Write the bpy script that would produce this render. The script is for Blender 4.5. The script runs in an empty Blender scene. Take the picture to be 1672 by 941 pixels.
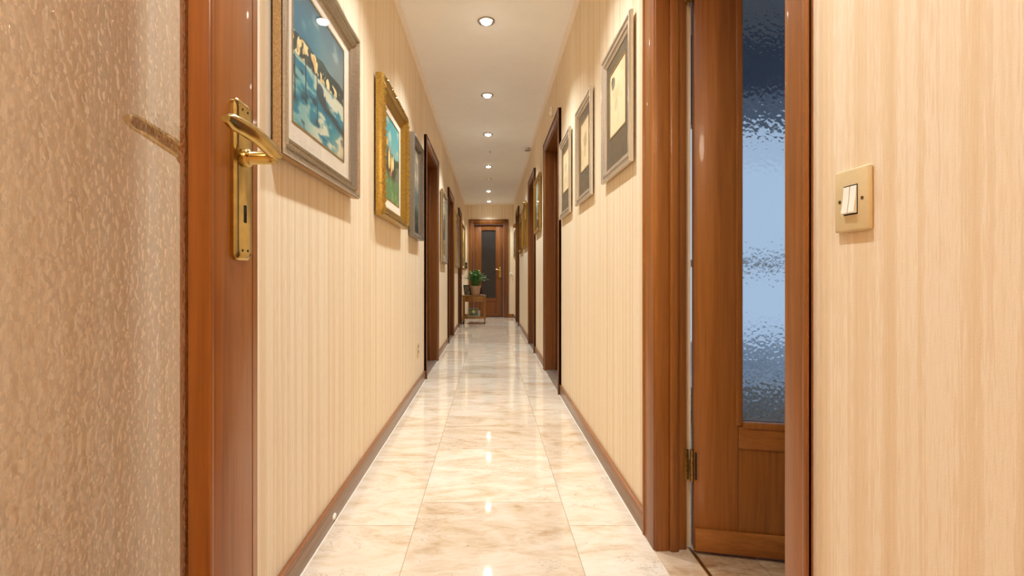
import bpy, bmesh, math, random
import numpy as np
from mathutils import Vector, Matrix
random.seed(7)
PI = math.pi
S = bpy.context.scene
COL = S.collection

# ------------------------------------------------------------------ measures
F = 820.0                      # focal length in pixels of a 1672 wide frame
XL, XR = -0.588, 0.552         # corridor wall faces
YB, YE = -3.0, 11.6            # wall behind the camera, end wall
H = 2.63                       # ceiling height
TH = 0.12                      # wall thickness
CAMZ = 0.90

# ------------------------------------------------------------------ helpers
def lin(c):
    out = []
    for v in c[:3]:
        v = v / 255.0
        out.append(v / 12.92 if v <= 0.04045 else ((v + 0.055) / 1.055) ** 2.4)
    return (out[0], out[1], out[2], 1.0)

def new_mat(name):
    m = bpy.data.materials.new(name)
    m.use_nodes = True
    nt = m.node_tree
    return m, nt, nt.nodes['Principled BSDF']

def N(nt, typ, **kw):
    n = nt.nodes.new(typ)
    for k, v in kw.items():
        setattr(n, k, v)
    return n

def L(nt, a, b):
    nt.links.new(a, b)

def ramp(nt, fac, stops):
    r = N(nt, 'ShaderNodeValToRGB')
    e = r.color_ramp.elements
    while len(e) > 1:
        e.remove(e[-1])
    e[0].position, e[0].color = stops[0][0], lin(stops[0][1])
    for p, c in stops[1:]:
        x = e.new(p)
        x.color = lin(c)
    L(nt, fac, r.inputs[0])
    return r.outputs[0]

def mapping(nt, scale, kind='Object', loc=(0, 0, 0)):
    tc = N(nt, 'ShaderNodeTexCoord')
    mp = N(nt, 'ShaderNodeMapping')
    mp.inputs['Scale'].default_value = scale
    mp.inputs['Location'].default_value = loc
    L(nt, tc.outputs[kind], mp.inputs['Vector'])
    return mp.outputs[0]

def noise(nt, vec, scale, detail=4, rough=.55, dist=0.0):
    n = N(nt, 'ShaderNodeTexNoise')
    n.inputs['Scale'].default_value = scale
    n.inputs['Detail'].default_value = detail
    n.inputs['Roughness'].default_value = rough
    n.inputs['Distortion'].default_value = dist
    L(nt, vec, n.inputs['Vector'])
    return n.outputs['Fac']

def math_(nt, op, a, b=None, c=None):
    n = N(nt, 'ShaderNodeMath', operation=op)
    for i, v in enumerate((a, b, c)):
        if v is None: continue
        if isinstance(v, (int, float)): n.inputs[i].default_value = v
        else: L(nt, v, n.inputs[i])
    return n.outputs[0]

def mixc(nt, fac, a, b, mode='MIX'):
    n = N(nt, 'ShaderNodeMix', data_type='RGBA', blend_type=mode)
    for idx, v in ((0, fac), (6, a), (7, b)):
        if isinstance(v, (int, float)): n.inputs[idx].default_value = v
        elif isinstance(v, tuple): n.inputs[idx].default_value = v
        else: L(nt, v, n.inputs[idx])
    return n.outputs[2]

def bump(nt, b, h, strength, dist=.001):
    n = N(nt, 'ShaderNodeBump')
    n.inputs['Strength'].default_value = strength
    n.inputs['Distance'].default_value = dist
    L(nt, h, n.inputs['Height'])
    L(nt, n.outputs[0], b.inputs['Normal'])

def plain(name, rgb, rough=.5, metal=0.0, coat=0.0, var=0.06, scale=30.0, spec=.5):
    """a colour with a slight procedural mottle"""
    m, nt, b = new_mat(name)
    v = mapping(nt, (1, 1, 1))
    f = noise(nt, v, scale, 3)
    lo = tuple(max(0, c * (1 - var)) for c in rgb); hi = tuple(min(255, c * (1 + var)) for c in rgb)
    L(nt, ramp(nt, f, [(.3, lo), (.7, hi)]), b.inputs['Base Color'])
    b.inputs['Roughness'].default_value = rough
    b.inputs['Metallic'].default_value = metal
    b.inputs['Coat Weight'].default_value = coat
    b.inputs['Coat Roughness'].default_value = .12
    b.inputs['Specular IOR Level'].default_value = spec
    return m

# ------------------------------------------------------------------ materials
def wood(name, dark, mid, light, axis='z', rough=.38, coat=.14, fine=1.0):
    m, nt, b = new_mat(name)
    sc = {'z': (1, 1, .035), 'x': (.035, 1, 1), 'y': (1, .035, 1)}[axis]
    v = mapping(nt, sc)
    broad = noise(nt, v, 14 * fine, 3, .5, .4)
    thin = noise(nt, v, 120 * fine, 4, .6, .2)
    f = math_(nt, 'ADD', math_(nt, 'MULTIPLY', broad, .6), math_(nt, 'MULTIPLY', thin, .4))
    c = ramp(nt, f, [(.33, dark), (.5, mid), (.67, light)])
    L(nt, c, b.inputs['Base Color'])
    b.inputs['Roughness'].default_value = rough
    b.inputs['Coat Weight'].default_value = coat
    b.inputs['Coat Roughness'].default_value = .06
    b.inputs['Specular IOR Level'].default_value = .35
    bump(nt, b, thin, .08, .0006)
    return m

WD, WM, WL_ = (116, 66, 22), (148, 88, 31), (168, 104, 42)
M_wood = wood('varnished wood, upright grain', WD, WM, WL_, 'z')
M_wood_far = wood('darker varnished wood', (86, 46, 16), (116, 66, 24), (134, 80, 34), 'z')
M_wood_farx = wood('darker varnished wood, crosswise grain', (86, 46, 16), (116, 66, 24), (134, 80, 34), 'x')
M_woodx = wood('varnished wood, crosswise grain', WD, WM, WL_, 'x')
M_woody = wood('varnished wood, lengthwise grain', WD, WM, WL_, 'y')
M_oak = wood('brown trolley wood', (116, 76, 30), (150, 102, 44), (172, 124, 62), 'z', .4, .2)
M_base = wood('taupe baseboard wood', (128, 98, 74), (146, 114, 88), (160, 128, 102), 'y', .35, .2)
M_basecap = wood('baseboard cap wood', (120, 72, 38), (140, 88, 48), (155, 102, 60), 'y', .35, .2)

def wallpaper():
    m, nt, b = new_mat('striped grasscloth wallpaper')
    tc = N(nt, 'ShaderNodeTexCoord')
    sx = N(nt, 'ShaderNodeSeparateXYZ'); L(nt, tc.outputs['Object'], sx.inputs[0])
    run = math_(nt, 'ADD', sx.outputs[0], sx.outputs[1])
    def strip(scale, zs, off):
        cb = N(nt, 'ShaderNodeCombineXYZ')
        L(nt, math_(nt, 'ADD', run, off), cb.inputs[0]); L(nt, math_(nt, 'MULTIPLY', sx.outputs[2], zs), cb.inputs[2])
        return cb.outputs[0], scale
    v, s = strip(1, .004, 3.1); broad = noise(nt, v, 24, 2, .5)
    v, s = strip(1, .01, 7.7); mid = noise(nt, v, 75, 3, .6)
    v, s = strip(1, .05, 1.3); thin = noise(nt, v, 420, 2, .5)
    f = math_(nt, 'ADD', math_(nt, 'MULTIPLY', broad, .45),
              math_(nt, 'ADD', math_(nt, 'MULTIPLY', mid, .35), math_(nt, 'MULTIPLY', thin, .20)))
    c = ramp(nt, f, [(.34, (222, 194, 154)), (.44, (228, 203, 165)), (.50, (232, 210, 177)), (.53, (239, 222, 194)), (.60, (232, 210, 175)), (.70, (241, 228, 206))])
    L(nt, c, b.inputs['Base Color'])
    b.inputs['Roughness'].default_value = .62
    b.inputs['Specular IOR Level'].default_value = .25
    n2 = noise(nt, mapping(nt, (1, 1, 1)), 420, 2)
    bump(nt, b, math_(nt, 'ADD', n2, math_(nt, 'MULTIPLY', thin, .8)), .25, .0008)
    return m
M_paper = wallpaper()

M_ceil = plain('cream painted ceiling', (247, 248, 250), .8, var=.012, scale=4)
M_trim = plain('cream cornice paint', (244, 232, 218), .6, var=.01)
M_whitewall = plain('cool white plaster', (214, 218, 224), .8, var=.02, scale=3)
M_dark = plain('dark void', (30, 24, 20), .9)
M_glint = plain('pale reflection strip', (240, 226, 206), .5, var=.03)  # pale colour stands in for the bright reflection edge by the baseboards

def marble(name, ca, cb_, cc, cd, grout, rough=.09):
    m, nt, b = new_mat(name)
    tc = N(nt, 'ShaderNodeTexCoord')
    sx = N(nt, 'ShaderNodeSeparateXYZ'); L(nt, tc.outputs['Object'], sx.inputs[0])
    X, Y = sx.outputs[0], sx.outputs[1]
    T = 0.563
    u = math_(nt, 'DIVIDE', math_(nt, 'ADD', X, 0.274 + T * 20), T)
    col = math_(nt, 'FLOOR', u)
    fu = math_(nt, 'FRACT', u)
    par = math_(nt, 'MODULO', col, 2.0)
    v = math_(nt, 'DIVIDE', math_(nt, 'ADD', math_(nt, 'ADD', Y, 0.63 * 20 - 0.13), math_(nt, 'MULTIPLY', par, .19)), 0.63)
    row = math_(nt, 'FLOOR', v)
    fv = math_(nt, 'FRACT', v)
    du = math_(nt, 'MULTIPLY', math_(nt, 'MINIMUM', fu, math_(nt, 'SUBTRACT', 1.0, fu)), T)
    dv = math_(nt, 'MULTIPLY', math_(nt, 'MINIMUM', fv, math_(nt, 'SUBTRACT', 1.0, fv)), .63)
    joint = math_(nt, 'LESS_THAN', math_(nt, 'MINIMUM', du, dv), .0013)
    idv = N(nt, 'ShaderNodeCombineXYZ'); L(nt, col, idv.inputs[0]); L(nt, row, idv.inputs[1])
    wn = N(nt, 'ShaderNodeTexWhiteNoise', noise_dimensions='2D'); L(nt, idv.outputs[0], wn.inputs['Vector'])
    # every slab gets its own piece of stone
    va = N(nt, 'ShaderNodeVectorMath', operation='MULTIPLY_ADD')
    L(nt, idv.outputs[0], va.inputs[0]); va.inputs[1].default_value = (3.7, 5.3, 1.0); L(nt, tc.outputs['Object'], va.inputs[2])
    mp = N(nt, 'ShaderNodeMapping'); mp.inputs['Scale'].default_value = (.8, 2.0, 1); mp.inputs['Rotation'].default_value = (0, 0, .25)
    L(nt, va.outputs[0], mp.inputs['Vector'])
    big = noise(nt, mp.outputs[0], 3.2, 6, .6, 1.6)
    fine = noise(nt, mp.outputs[0], 22, 5, .6, .8)
    f = math_(nt, 'ADD', math_(nt, 'MULTIPLY', big, .72), math_(nt, 'MULTIPLY', fine, .28))
    c = ramp(nt, f, [(.32, cd), (.44, cc), (.54, cb_), (.68, ca)])
    # thin crooked veins
    vn = noise(nt, mp.outputs[0], 5.5, 6, .62, 2.4)
    vein = math_(nt, 'LESS_THAN', math_(nt, 'ABSOLUTE', math_(nt, 'SUBTRACT', vn, .5)), .006)
    gate = math_(nt, 'GREATER_THAN', noise(nt, mp.outputs[0], 2.3, 2), .52)
    c = mixc(nt, math_(nt, 'MULTIPLY', math_(nt, 'MULTIPLY', vein, gate), .5), c, lin((150, 112, 80)))
    # pits
    pit = math_(nt, 'GREATER_THAN', noise(nt, va.outputs[0], 60, 2, .5), .735)
    c = mixc(nt, math_(nt, 'MULTIPLY', pit, .5), c, lin((140, 100, 66)))
    tint = ramp(nt, wn.outputs['Value'], [(0, (236, 230, 224)), (1, (255, 255, 255))])
    c = mixc(nt, 1.0, c, tint, 'MULTIPLY')
    c = mixc(nt, math_(nt, 'MULTIPLY', joint, .65), c, lin(grout))
    L(nt, c, b.inputs['Base Color'])
    b.inputs['Roughness'].default_value = rough
    b.inputs['Specular IOR Level'].default_value = .6
    bump(nt, b, math_(nt, 'ADD', math_(nt, 'MULTIPLY', joint, -1.0), math_(nt, 'MULTIPLY', noise(nt, mapping(nt, (1, 1, 1)), 6, 1), .6)), .05, .001)
    return m
M_floor = marble('polished cream marble', (243, 231, 214), (237, 221, 199), (227, 206, 178), (206, 176, 140), (150, 122, 92), .06)
M_floor2 = marble('streaked beige stone', (214, 190, 158), (196, 166, 130), (172, 136, 98), (140, 100, 64), (120, 92, 66), .25)
M_thr = marble('pale threshold marble', (236, 214, 188), (228, 203, 174), (214, 184, 150), (196, 160, 120), (228, 203, 174))
M_thr2 = plain('grey brown threshold stone', (128, 108, 92), .3, var=.1, scale=12)

M_brass = plain('brushed brass', (192, 164, 98), .2, 1.0, var=.06, scale=60)
M_brassdark = plain('tarnished brass', (150, 116, 56), .38, 1.0, var=.2, scale=70)
M_steel = plain('polished steel', (190, 188, 184), .25, 1.0)
M_black = plain('black metal', (22, 22, 24), .35)
M_white = plain('white plastic', (238, 234, 226), .4, var=.01)
M_switch = plain('beige switch plastic', (214, 190, 142), .35, var=.02)
M_rocker = plain('ivory rocker plastic', (244, 236, 220), .3, var=.01)
M_screw = plain('dark screw', (90, 70, 40), .4, .6)
M_hole = plain('dark slot', (20, 16, 12), .8)

def framemat(name, a, b_, rough, metal, axis_noise=(90, 90, 60), wear=.9):
    m, nt, b = new_mat(name)
    v = mapping(nt, axis_noise)
    f = noise(nt, v, 3, 4, .6)
    L(nt, ramp(nt, f, [(.2, tuple(x * wear for x in a)), (.36, a), (.75, b_)]), b.inputs['Base Color'])
    b.inputs['Roughness'].default_value = rough
    b.inputs['Metallic'].default_value = metal
    return m
M_silver = framemat('champagne silver leaf', (170, 154, 130), (204, 190, 168), .25, .65)
M_silveredge = framemat('worn silver rail', (158, 154, 150), (202, 204, 208), .25, .9)
M_gilt_side = framemat('pale gilt side', (170, 134, 88), (206, 174, 128), .4, .6)
M_gold = framemat('gold leaf', (160, 124, 52), (216, 180, 98), .28, .85, wear=.82)
M_golddeep = framemat('antique gold', (150, 112, 40), (196, 152, 66), .38, .85)
M_pewter = framemat('pewter frame', (122, 114, 106), (160, 152, 142), .3, .7)
M_alu = framemat('satin champagne metal', (212, 198, 176), (226, 214, 196), .24, .6)
M_mat_cream = plain('cream mat board', (236, 220, 196), .8, var=.02)
M_mat_grey = plain('charcoal green mat board', (104, 86, 58), .75, var=.05)
M_fillet = plain('thin gold fillet', (176, 146, 96), .35, .7)
M_backing = plain('brown backing board', (96, 72, 50), .8)
M_mirror = plain('bronzed looking glass', (206, 180, 120), .12, 1.0, var=.1, scale=8)

def clear_pane():
    m = bpy.data.materials.new('picture glass'); m.use_nodes = True
    nt = m.node_tree; nt.nodes.remove(nt.nodes['Principled BSDF'])
    out = nt.nodes['Material Output']
    lw = N(nt, 'ShaderNodeLayerWeight'); lw.inputs['Blend'].default_value = .5
    f5 = math_(nt, 'POWER', lw.outputs['Facing'], 5.0)
    fr = math_(nt, 'MULTIPLY_ADD', f5, .9, .035)
    tr = N(nt, 'ShaderNodeBsdfTransparent'); gl = N(nt, 'ShaderNodeBsdfGlossy'); gl.inputs['Roughness'].default_value = .025
    mx = N(nt, 'ShaderNodeMixShader')
    L(nt, math_(nt, 'MULTIPLY', fr, .6), mx.inputs[0]); L(nt, tr.outputs[0], mx.inputs[1]); L(nt, gl.outputs[0], mx.inputs[2])
    L(nt, mx.outputs[0], out.inputs[0])
    return m
M_pane = clear_pane()

def obscure(name, scale, stretch, strength, dist, clear, tint, rough):
    """obscured cast glass: pebbled on one side, part of the light goes straight on"""
    m = bpy.data.materials.new(name); m.use_nodes = True
    nt = m.node_tree; b = nt.nodes['Principled BSDF']; out = nt.nodes['Material Output']
    b.inputs['Base Color'].default_value = lin(tint)
    b.inputs['Transmission Weight'].default_value = 1.0
    b.inputs['Roughness'].default_value = rough
    b.inputs['IOR'].default_value = 1.46
    v = mapping(nt, stretch)
    n0 = N(nt, 'ShaderNodeTexNoise'); n0.inputs['Scale'].default_value = scale * .5; L(nt, v, n0.inputs['Vector'])
    va = N(nt, 'ShaderNodeVectorMath', operation='MULTIPLY_ADD'); L(nt, n0.outputs['Color'], va.inputs[0])
    va.inputs[1].default_value = (.012, .012, .012); L(nt, v, va.inputs[2])
    vo = N(nt, 'ShaderNodeTexVoronoi', feature='SMOOTH_F1'); vo.inputs['Scale'].default_value = scale; vo.inputs['Smoothness'].default_value = 1.0
    L(nt, va.outputs[0], vo.inputs['Vector'])
    n1 = math_(nt, 'MULTIPLY', vo.outputs['Distance'], -1.2)
    n2 = noise(nt, v, scale * .35, 2, .5)
    bump(nt, b, math_(nt, 'ADD', n1, math_(nt, 'MULTIPLY', n2, .7)), strength, dist)
    tr = N(nt, 'ShaderNodeBsdfTransparent'); tr.inputs[0].default_value = lin(tint)
    mx = N(nt, 'ShaderNodeMixShader'); mx.inputs[0].default_value = clear
    L(nt, b.outputs[0], mx.inputs[1]); L(nt, tr.outputs[0], mx.inputs[2])
    L(nt, mx.outputs[0], out.inputs[0])
    return m
M_glassA = obscure('pebbled amber grey glass', 150, (1, 1.1, .7), 1.0, .0042, .72, (253, 253, 253), .03)
M_glassB = obscure('rippled clear glass', 95, (1, 1, .8), .6, .0022, .12, (232, 240, 246), .10)
M_glassC = plain('dark obscured glass', (44, 38, 33), .35, coat=.0, var=.05, scale=20)

M_lampglow, nt, b = new_mat('lit lamp lens')
b.inputs['Emission Color'].default_value = (1, .93, .84, 1); b.inputs['Emission Strength'].default_value = 40

# ------------------------------------------------------------------ mesh builder
class MB:
    def __init__(self):
        self.bm = bmesh.new()
        self.mi = 0
    def _tag(self, faces):
        for f in faces: f.material_index = self.mi
    def box(self, x0, x1, y0, y1, z0, z1, bev=0.0, seg=2, M=None):
        vs = [self.bm.verts.new((x, y, z)) for x in (x0, x1) for y in (y0, y1) for z in (z0, z1)]
        fs = []
        for q in ((0, 1, 3, 2), (4, 6, 7, 5), (0, 4, 5, 1), (2, 3, 7, 6), (0, 2, 6, 4), (1, 5, 7, 3)):
            fs.append(self.bm.faces.new([vs[i] for i in q]))
        self._tag(fs)
        if M is not None:
            for v in vs: v.co = M @ v.co
        if bev > 0:
            es = list({e for f in fs for e in f.edges})
            r = bmesh.ops.bevel(self.bm, geom=es, offset=bev, segments=seg, affect='EDGES', profile=.5)
            self._tag(r['faces'])
        return self
    def loops(self, rings, closed=True, cap0=True, cap1=True):
        """skin consecutive rings of points"""
        vr = [[self.bm.verts.new(p) for p in r] for r in rings]
        n = len(vr[0]); fs = []
        for a, b_ in zip(vr, vr[1:]):
            for i in range(n if closed else n - 1):
                j = (i + 1) % n
                fs.append(self.bm.faces.new((a[i], a[j], b_[j], b_[i])))
        if cap0: fs.append(self.bm.faces.new(list(reversed(vr[0]))))
        if cap1: fs.append(self.bm.faces.new(vr[-1]))
        self._tag(fs)
        return self
    def lathe(self, prof, center=(0, 0, 0), n=24, axis='z', sx=1, sy=1, cap0=True, cap1=True):
        rings = []
        for r, h in prof:
            ring = []
            for i in range(n):
                a = 2 * PI * i / n
                p = (r * math.cos(a) * sx, r * math.sin(a) * sy, h)
                if axis == 'x': p = (p[2], p[0], p[1])
                if axis == 'y': p = (p[0], p[2], p[1])
                ring.append((p[0] + center[0], p[1] + center[1], p[2] + center[2]))
            rings.append(ring)
        return self.loops(rings, True, cap0, cap1)
    def tube(self, pts, rad, n=12, flat=(1, 1)):
        """tube along points; rad number or list; flat = cross-section scale (side, up)"""
        pts = [Vector(p) for p in pts]
        rs = rad if isinstance(rad, (list, tuple)) else [rad] * len(pts)
        rings = []
        for i, p in enumerate(pts):
            t = (pts[min(i + 1, len(pts) - 1)] - pts[max(i - 1, 0)]).normalized()
            up = Vector((0, 0, 1)) if abs(t.z) < .9 else Vector((0, 1, 0))
            sd = t.cross(up).normalized(); up = sd.cross(t).normalized()
            r = rs[i]
            rf = r if isinstance(r, (tuple, list)) else (r * flat[0], r * flat[1])
            rings.append([p + sd * rf[0] * math.cos(2 * PI * k / n) + up * rf[1] * math.sin(2 * PI * k / n) for k in range(n)])
        return self.loops(rings)
    def build(self, name, mats, parent=None, smooth=True, angle=40, M=None):
        bm = self.bm
        if M is not None: bmesh.ops.transform(bm, matrix=M, verts=bm.verts)
        bmesh.ops.recalc_face_normals(bm, faces=bm.faces)
        me = bpy.data.meshes.new(name)
        bm.to_mesh(me); bm.free()
        for mt in (mats if isinstance(mats, (list, tuple)) else [mats]): me.materials.append(mt)
        if smooth:
            me.polygons.foreach_set('use_smooth', [True] * len(me.polygons))
            me.set_sharp_from_angle(angle=math.radians(angle))
        o = bpy.data.objects.new(name, me)
        COL.objects.link(o)
        if parent is not None: o.parent = parent
        return o

def tag(o, label=None, cat=None, group=None, kind=None):
    if label: o['label'] = label
    if cat: o['category'] = cat
    if group: o['group'] = group
    if kind: o['kind'] = kind
    return o

def empty(name, loc=(0, 0, 0), rz=0.0):
    o = bpy.data.objects.new(name, None)
    o.empty_display_size = .05
    COL.objects.link(o)
    o.location = loc
    o.rotation_euler = (0, 0, rz)
    return o

# ------------------------------------------------------------------ doors in the side walls (outer casing extents)
CW = .075     # casing width
#            side, y near, y far, casing top, recess of the leaf
DOORS = [('L', 4.48, 5.54, 2.19, .085), ('L', 6.95, 7.92, 2.17, .085), ('L', 9.25, 10.05, 2.21, .085),
         ('R', 3.93, 5.03, 2.225, .10), ('R', 6.12, 7.05, 2.235, .10), ('R', 9.55, 10.5, 2.27, .10)]
DOORS = [(s_, a * (.988 if s_ == 'R' else 1), b_ * (.988 if s_ == 'R' else 1), t, r) for s_, a, b_, t, r in DOORS]
ND0, ND1 = .9225, 1.66       # opening of the near right doorway
NDT = 2.14

def side_wall(name, side, x0, x1, openings, mat):
    m = MB()
    y = -.27
    for a, b_, t in sorted(openings):
        m.box(x0, x1, y, a, 0, H)
        m.box(x0, x1, a, b_, t, H)
        y = b_
    m.box(x0, x1, y, YE, 0, H)
    o = m.build(name, mat, smooth=False)
    return tag(o, None, None, None, 'structure')

opL = [(a + CW, b_ - CW, t - CW) for s, a, b_, t, r in DOORS if s == 'L']
opR = [(a + CW, b_ - CW, t - CW) for s, a, b_, t, r in DOORS if s == 'R']
wl = side_wall('wall_left', 'L', XL - TH, XL, opL, M_paper)
tag(wl, 'long left corridor wall in cream striped wallpaper', 'wall')
wr = side_wall('wall_right', 'R', XR, XR + TH, opR + [(ND0 - .021, ND1 + .021, NDT + .011)], M_paper)
tag(wr, 'long right corridor wall in cream striped wallpaper', 'wall')

# end wall with its doorway, wall behind the camera
EDX0, EDX1, EDT = -.405, .345, 2.18    # end door opening
m = MB()
m.box(XL - TH, EDX0, YE, YE + TH, 0, H).box(EDX1, XR + TH, YE, YE + TH, 0, H).box(EDX0, EDX1, YE, YE + TH, EDT, H)
tag(m.build('wall_end', M_paper, smooth=False), 'striped end wall around the far glazed door', 'wall', kind='structure')
m = MB(); m.box(-1.62, 1.62, YB - TH, YB, 0, H).box(-1.62, -1.5, YB, -.15, 0, H).box(1.5, 1.62, YB, -.15, 0, H)
m.box(-1.5, XL - TH, -.27, -.15, 0, H).box(XR + TH, 1.5, -.27, -.15, 0, H)
tag(m.build('wall_back', M_paper, smooth=False), 'striped wall closing the passage behind the camera', 'wall', kind='structure')
# doorway the camera looks through
m = MB()
m.box(XL, XR, -.27, -.15, 2.3, H).box(-.43, -.405, -.2, -.14, 0, 2.3)
tag(m.build('wall_entry', M_paper, smooth=False), 'short cross wall framing the entry doorway by the camera', 'wall', kind='structure')

# floor and ceiling
m = MB(); m.box(XL - TH, .545, -.27, YE + TH, -.06, 0).box(-1.62, 1.62, YB - TH, -.27, -.06, 0)
tag(m.build('floor', M_floor, smooth=False), 'glossy cream marble corridor floor', 'floor', kind='structure')
m = MB(); m.box(XL - TH, XR + TH, -.27, YE + TH, H, H + .08).box(-1.62, 1.62, YB - TH, -.27, H, H + .08)
tag(m.build('ceiling', M_ceil, smooth=False), 'cream corridor ceiling with a row of downlights', 'ceiling', kind='structure')
m = MB(); m.box(.545, XR + TH, -.27, ND0 - .02, -.06, 0).box(.545, XR + TH, ND1 + .02, YE + TH, -.06, 0)
m.build('floor.001', M_thr2, smooth=False)
tag(bpy.data.objects['floor.001'], 'stone floor strip under the right wall', 'floor', kind='structure')

# baseboards with a rounded cap, pale strip imitating the floor reflection at the foot
def baseboard(name, side, gaps, label):
    m = MB(); g = MB()
    x = XL if side == 'L' else XR
    sg = 1 if side == 'L' else -1
    y = -.15
    segs = []
    for a, b_ in sorted(gaps):
        segs.append((y, a)); y = b_
    segs.append((y, YE))
    for a, b_ in segs:
        m.mi = 0
        xs = sorted((x, x + sg * .013)); m.box(xs[0], xs[1], a, b_, 0.0, .062, .0015)
        m.mi = 1
        xs = sorted((x, x + sg * .016)); m.box(xs[0], xs[1], a, b_, .0625, .079, .004)
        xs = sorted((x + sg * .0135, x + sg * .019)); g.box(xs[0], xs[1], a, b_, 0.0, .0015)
    tag(m.build(name, [M_base, M_basecap]), label, 'baseboard', kind='structure')
    return g
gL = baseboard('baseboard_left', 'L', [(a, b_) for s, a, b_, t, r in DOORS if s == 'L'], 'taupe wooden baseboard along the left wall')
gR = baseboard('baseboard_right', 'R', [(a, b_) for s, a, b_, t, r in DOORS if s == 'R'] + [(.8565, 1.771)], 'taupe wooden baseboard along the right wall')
tag(gL.build('trim_1', M_glint, smooth=False), 'pale strip imitating the reflection at the foot of the left baseboard', 'trim', kind='structure')
tag(gR.build('trim_2', M_glint, smooth=False), 'pale strip imitating the reflection at the foot of the right baseboard', 'trim', kind='structure')
m = MB(); m.box(XL + .013, EDX0 - CW, YE - .013, YE, 0, .08, .002).box(EDX1 + CW, XR - .013, YE - .013, YE, 0, .08, .002)
tag(m.build('baseboard_end', M_woodx), 'dark brown baseboard on either side of the far door', 'baseboard', kind='structure')

# cornice
def cornice(name, pts, label):
    m = MB(); m.loops(pts)
    tag(m.build(name, M_trim), label, 'trim', kind='structure')
prof = [(0, 0), (.026, 0), (.026, -.006), (.014, -.013), (.008, -.026), (0, -.03)]
cornice('trim_3', [[(XL + a, y, H + b_) for a, b_ in prof] for y in (-.15, YE)], 'thin cream cornice along the left wall')
cornice('trim_4', [[(XR - a, y, H + b_) for a, b_ in prof] for y in (-.15, YE)], 'thin cream cornice along the right wall')
cornice('trim_5', [[(x, YE - a, H + b_) for a, b_ in prof] for x in (XL + .02, XR - .02)], 'thin cream cornice over the far door')

# ------------------------------------------------------------------ door parts
def casing_mesh(m, x_face, sg, a, b_, top, proj=.02, w=CW, z0=0.0):
    """architrave on a side wall: sg = direction out of the wall; two jamb boards and a head, stepped profile"""
    def bx(o0, o1, ya, yb, za, zb, bev=.003):
        xs = sorted((x_face + sg * o0, x_face + sg * o1)); m.box(xs[0], xs[1], ya, yb, za, zb, bev)
    for ya, yb, yo in ((a, a + w, a), (b_ - w, b_, b_)):
        bx(-.001, proj, ya, yb, z0, top)
        e = (ya, ya + .014) if yo == a else (yb - .014, yb)
        bx(-.001, proj + .007, e[0], e[1], z0, top, .004)
    bx(-.001, proj, a + w, b_ - w, top - w, top)
    bx(-.001, proj + .007, a + .0145, b_ - .0145, top - .014, top, .004)

def side_door(idx, side, a, b_, top, rec, label):
    x = XL if side == 'L' else XR
    sg = 1 if side == 'L' else -1
    rt = empty(f'door_{idx}', (x, (a + b_) / 2, 0))
    tag(rt, label, 'door', kind='structure')
    T = Matrix.Translation((-x, -(a + b_) / 2, 0))
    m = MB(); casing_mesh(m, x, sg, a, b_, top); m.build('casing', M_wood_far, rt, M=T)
    m = MB()
    ia, ib, it = a + CW, b_ - CW, top - CW
    xs = sorted((x + sg * .012, x - sg * (TH + .02)))
    m.box(xs[0], xs[1], ia - .001, ia + .014, 0, it - .014).box(xs[0], xs[1], ib - .014, ib + .001, 0, it - .014).box(xs[0], xs[1], ia, ib, it - .014, it + .001)
    xs = sorted((x - sg * (rec - .03), x - sg * rec))
    m.box(xs[0], xs[1], ia + .0145, ia + .028, .012, it - .0145, .003).box(xs[0], xs[1], ib - .028, ib - .0145, .012, it - .0145, .003)
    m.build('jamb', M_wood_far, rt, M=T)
    m = MB(); xs = sorted((x - sg * (rec + .002), x - sg * (rec + .042)))
    m.box(xs[0], xs[1], ia + .016, ib - .016, .014, it - .017, .003)
    # raised panel mouldings on the leaf
    xs2 = sorted((x - sg * (rec - .006), x - sg * (rec + .002)))
    for z0, z1 in ((.16, .86), (1.0, it - .17)):
        for q in ((ia + .12, ia + .135, z0, z1), (ib - .135, ib - .12, z0, z1), (ia + .136, ib - .136, z0, z0 + .015), (ia + .136, ib - .136, z1 - .015, z1)):
            m.box(xs2[0], xs2[1], *q, .002)
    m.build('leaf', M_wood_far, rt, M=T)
    m = MB(); xs = sorted((x + sg * .012, x - sg * (TH + .02)))
    m.box(xs[0], xs[1], ia + .0145, ib - .0145, .0005, .012, .001)
    m.build('threshold', M_thr2, rt, M=T)
    return rt
labs = ['brown wooden door nearest on the left wall, between the dark pewter picture and the pale landscape',
        'second brown door along the left wall, beyond the pale framed landscape',
        'farthest brown door on the left wall, beside the wooden trolley',
        'brown doorway on the right wall beyond the row of three grey-matted prints',
        'brown door on the right wall just beyond the gold-framed lake view',
        'farthest brown door on the right wall, past the crested gilt mirror']
for i, (d, lb) in enumerate(zip(DOORS, labs)):
    side_door(i + 1, *d, lb)

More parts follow.
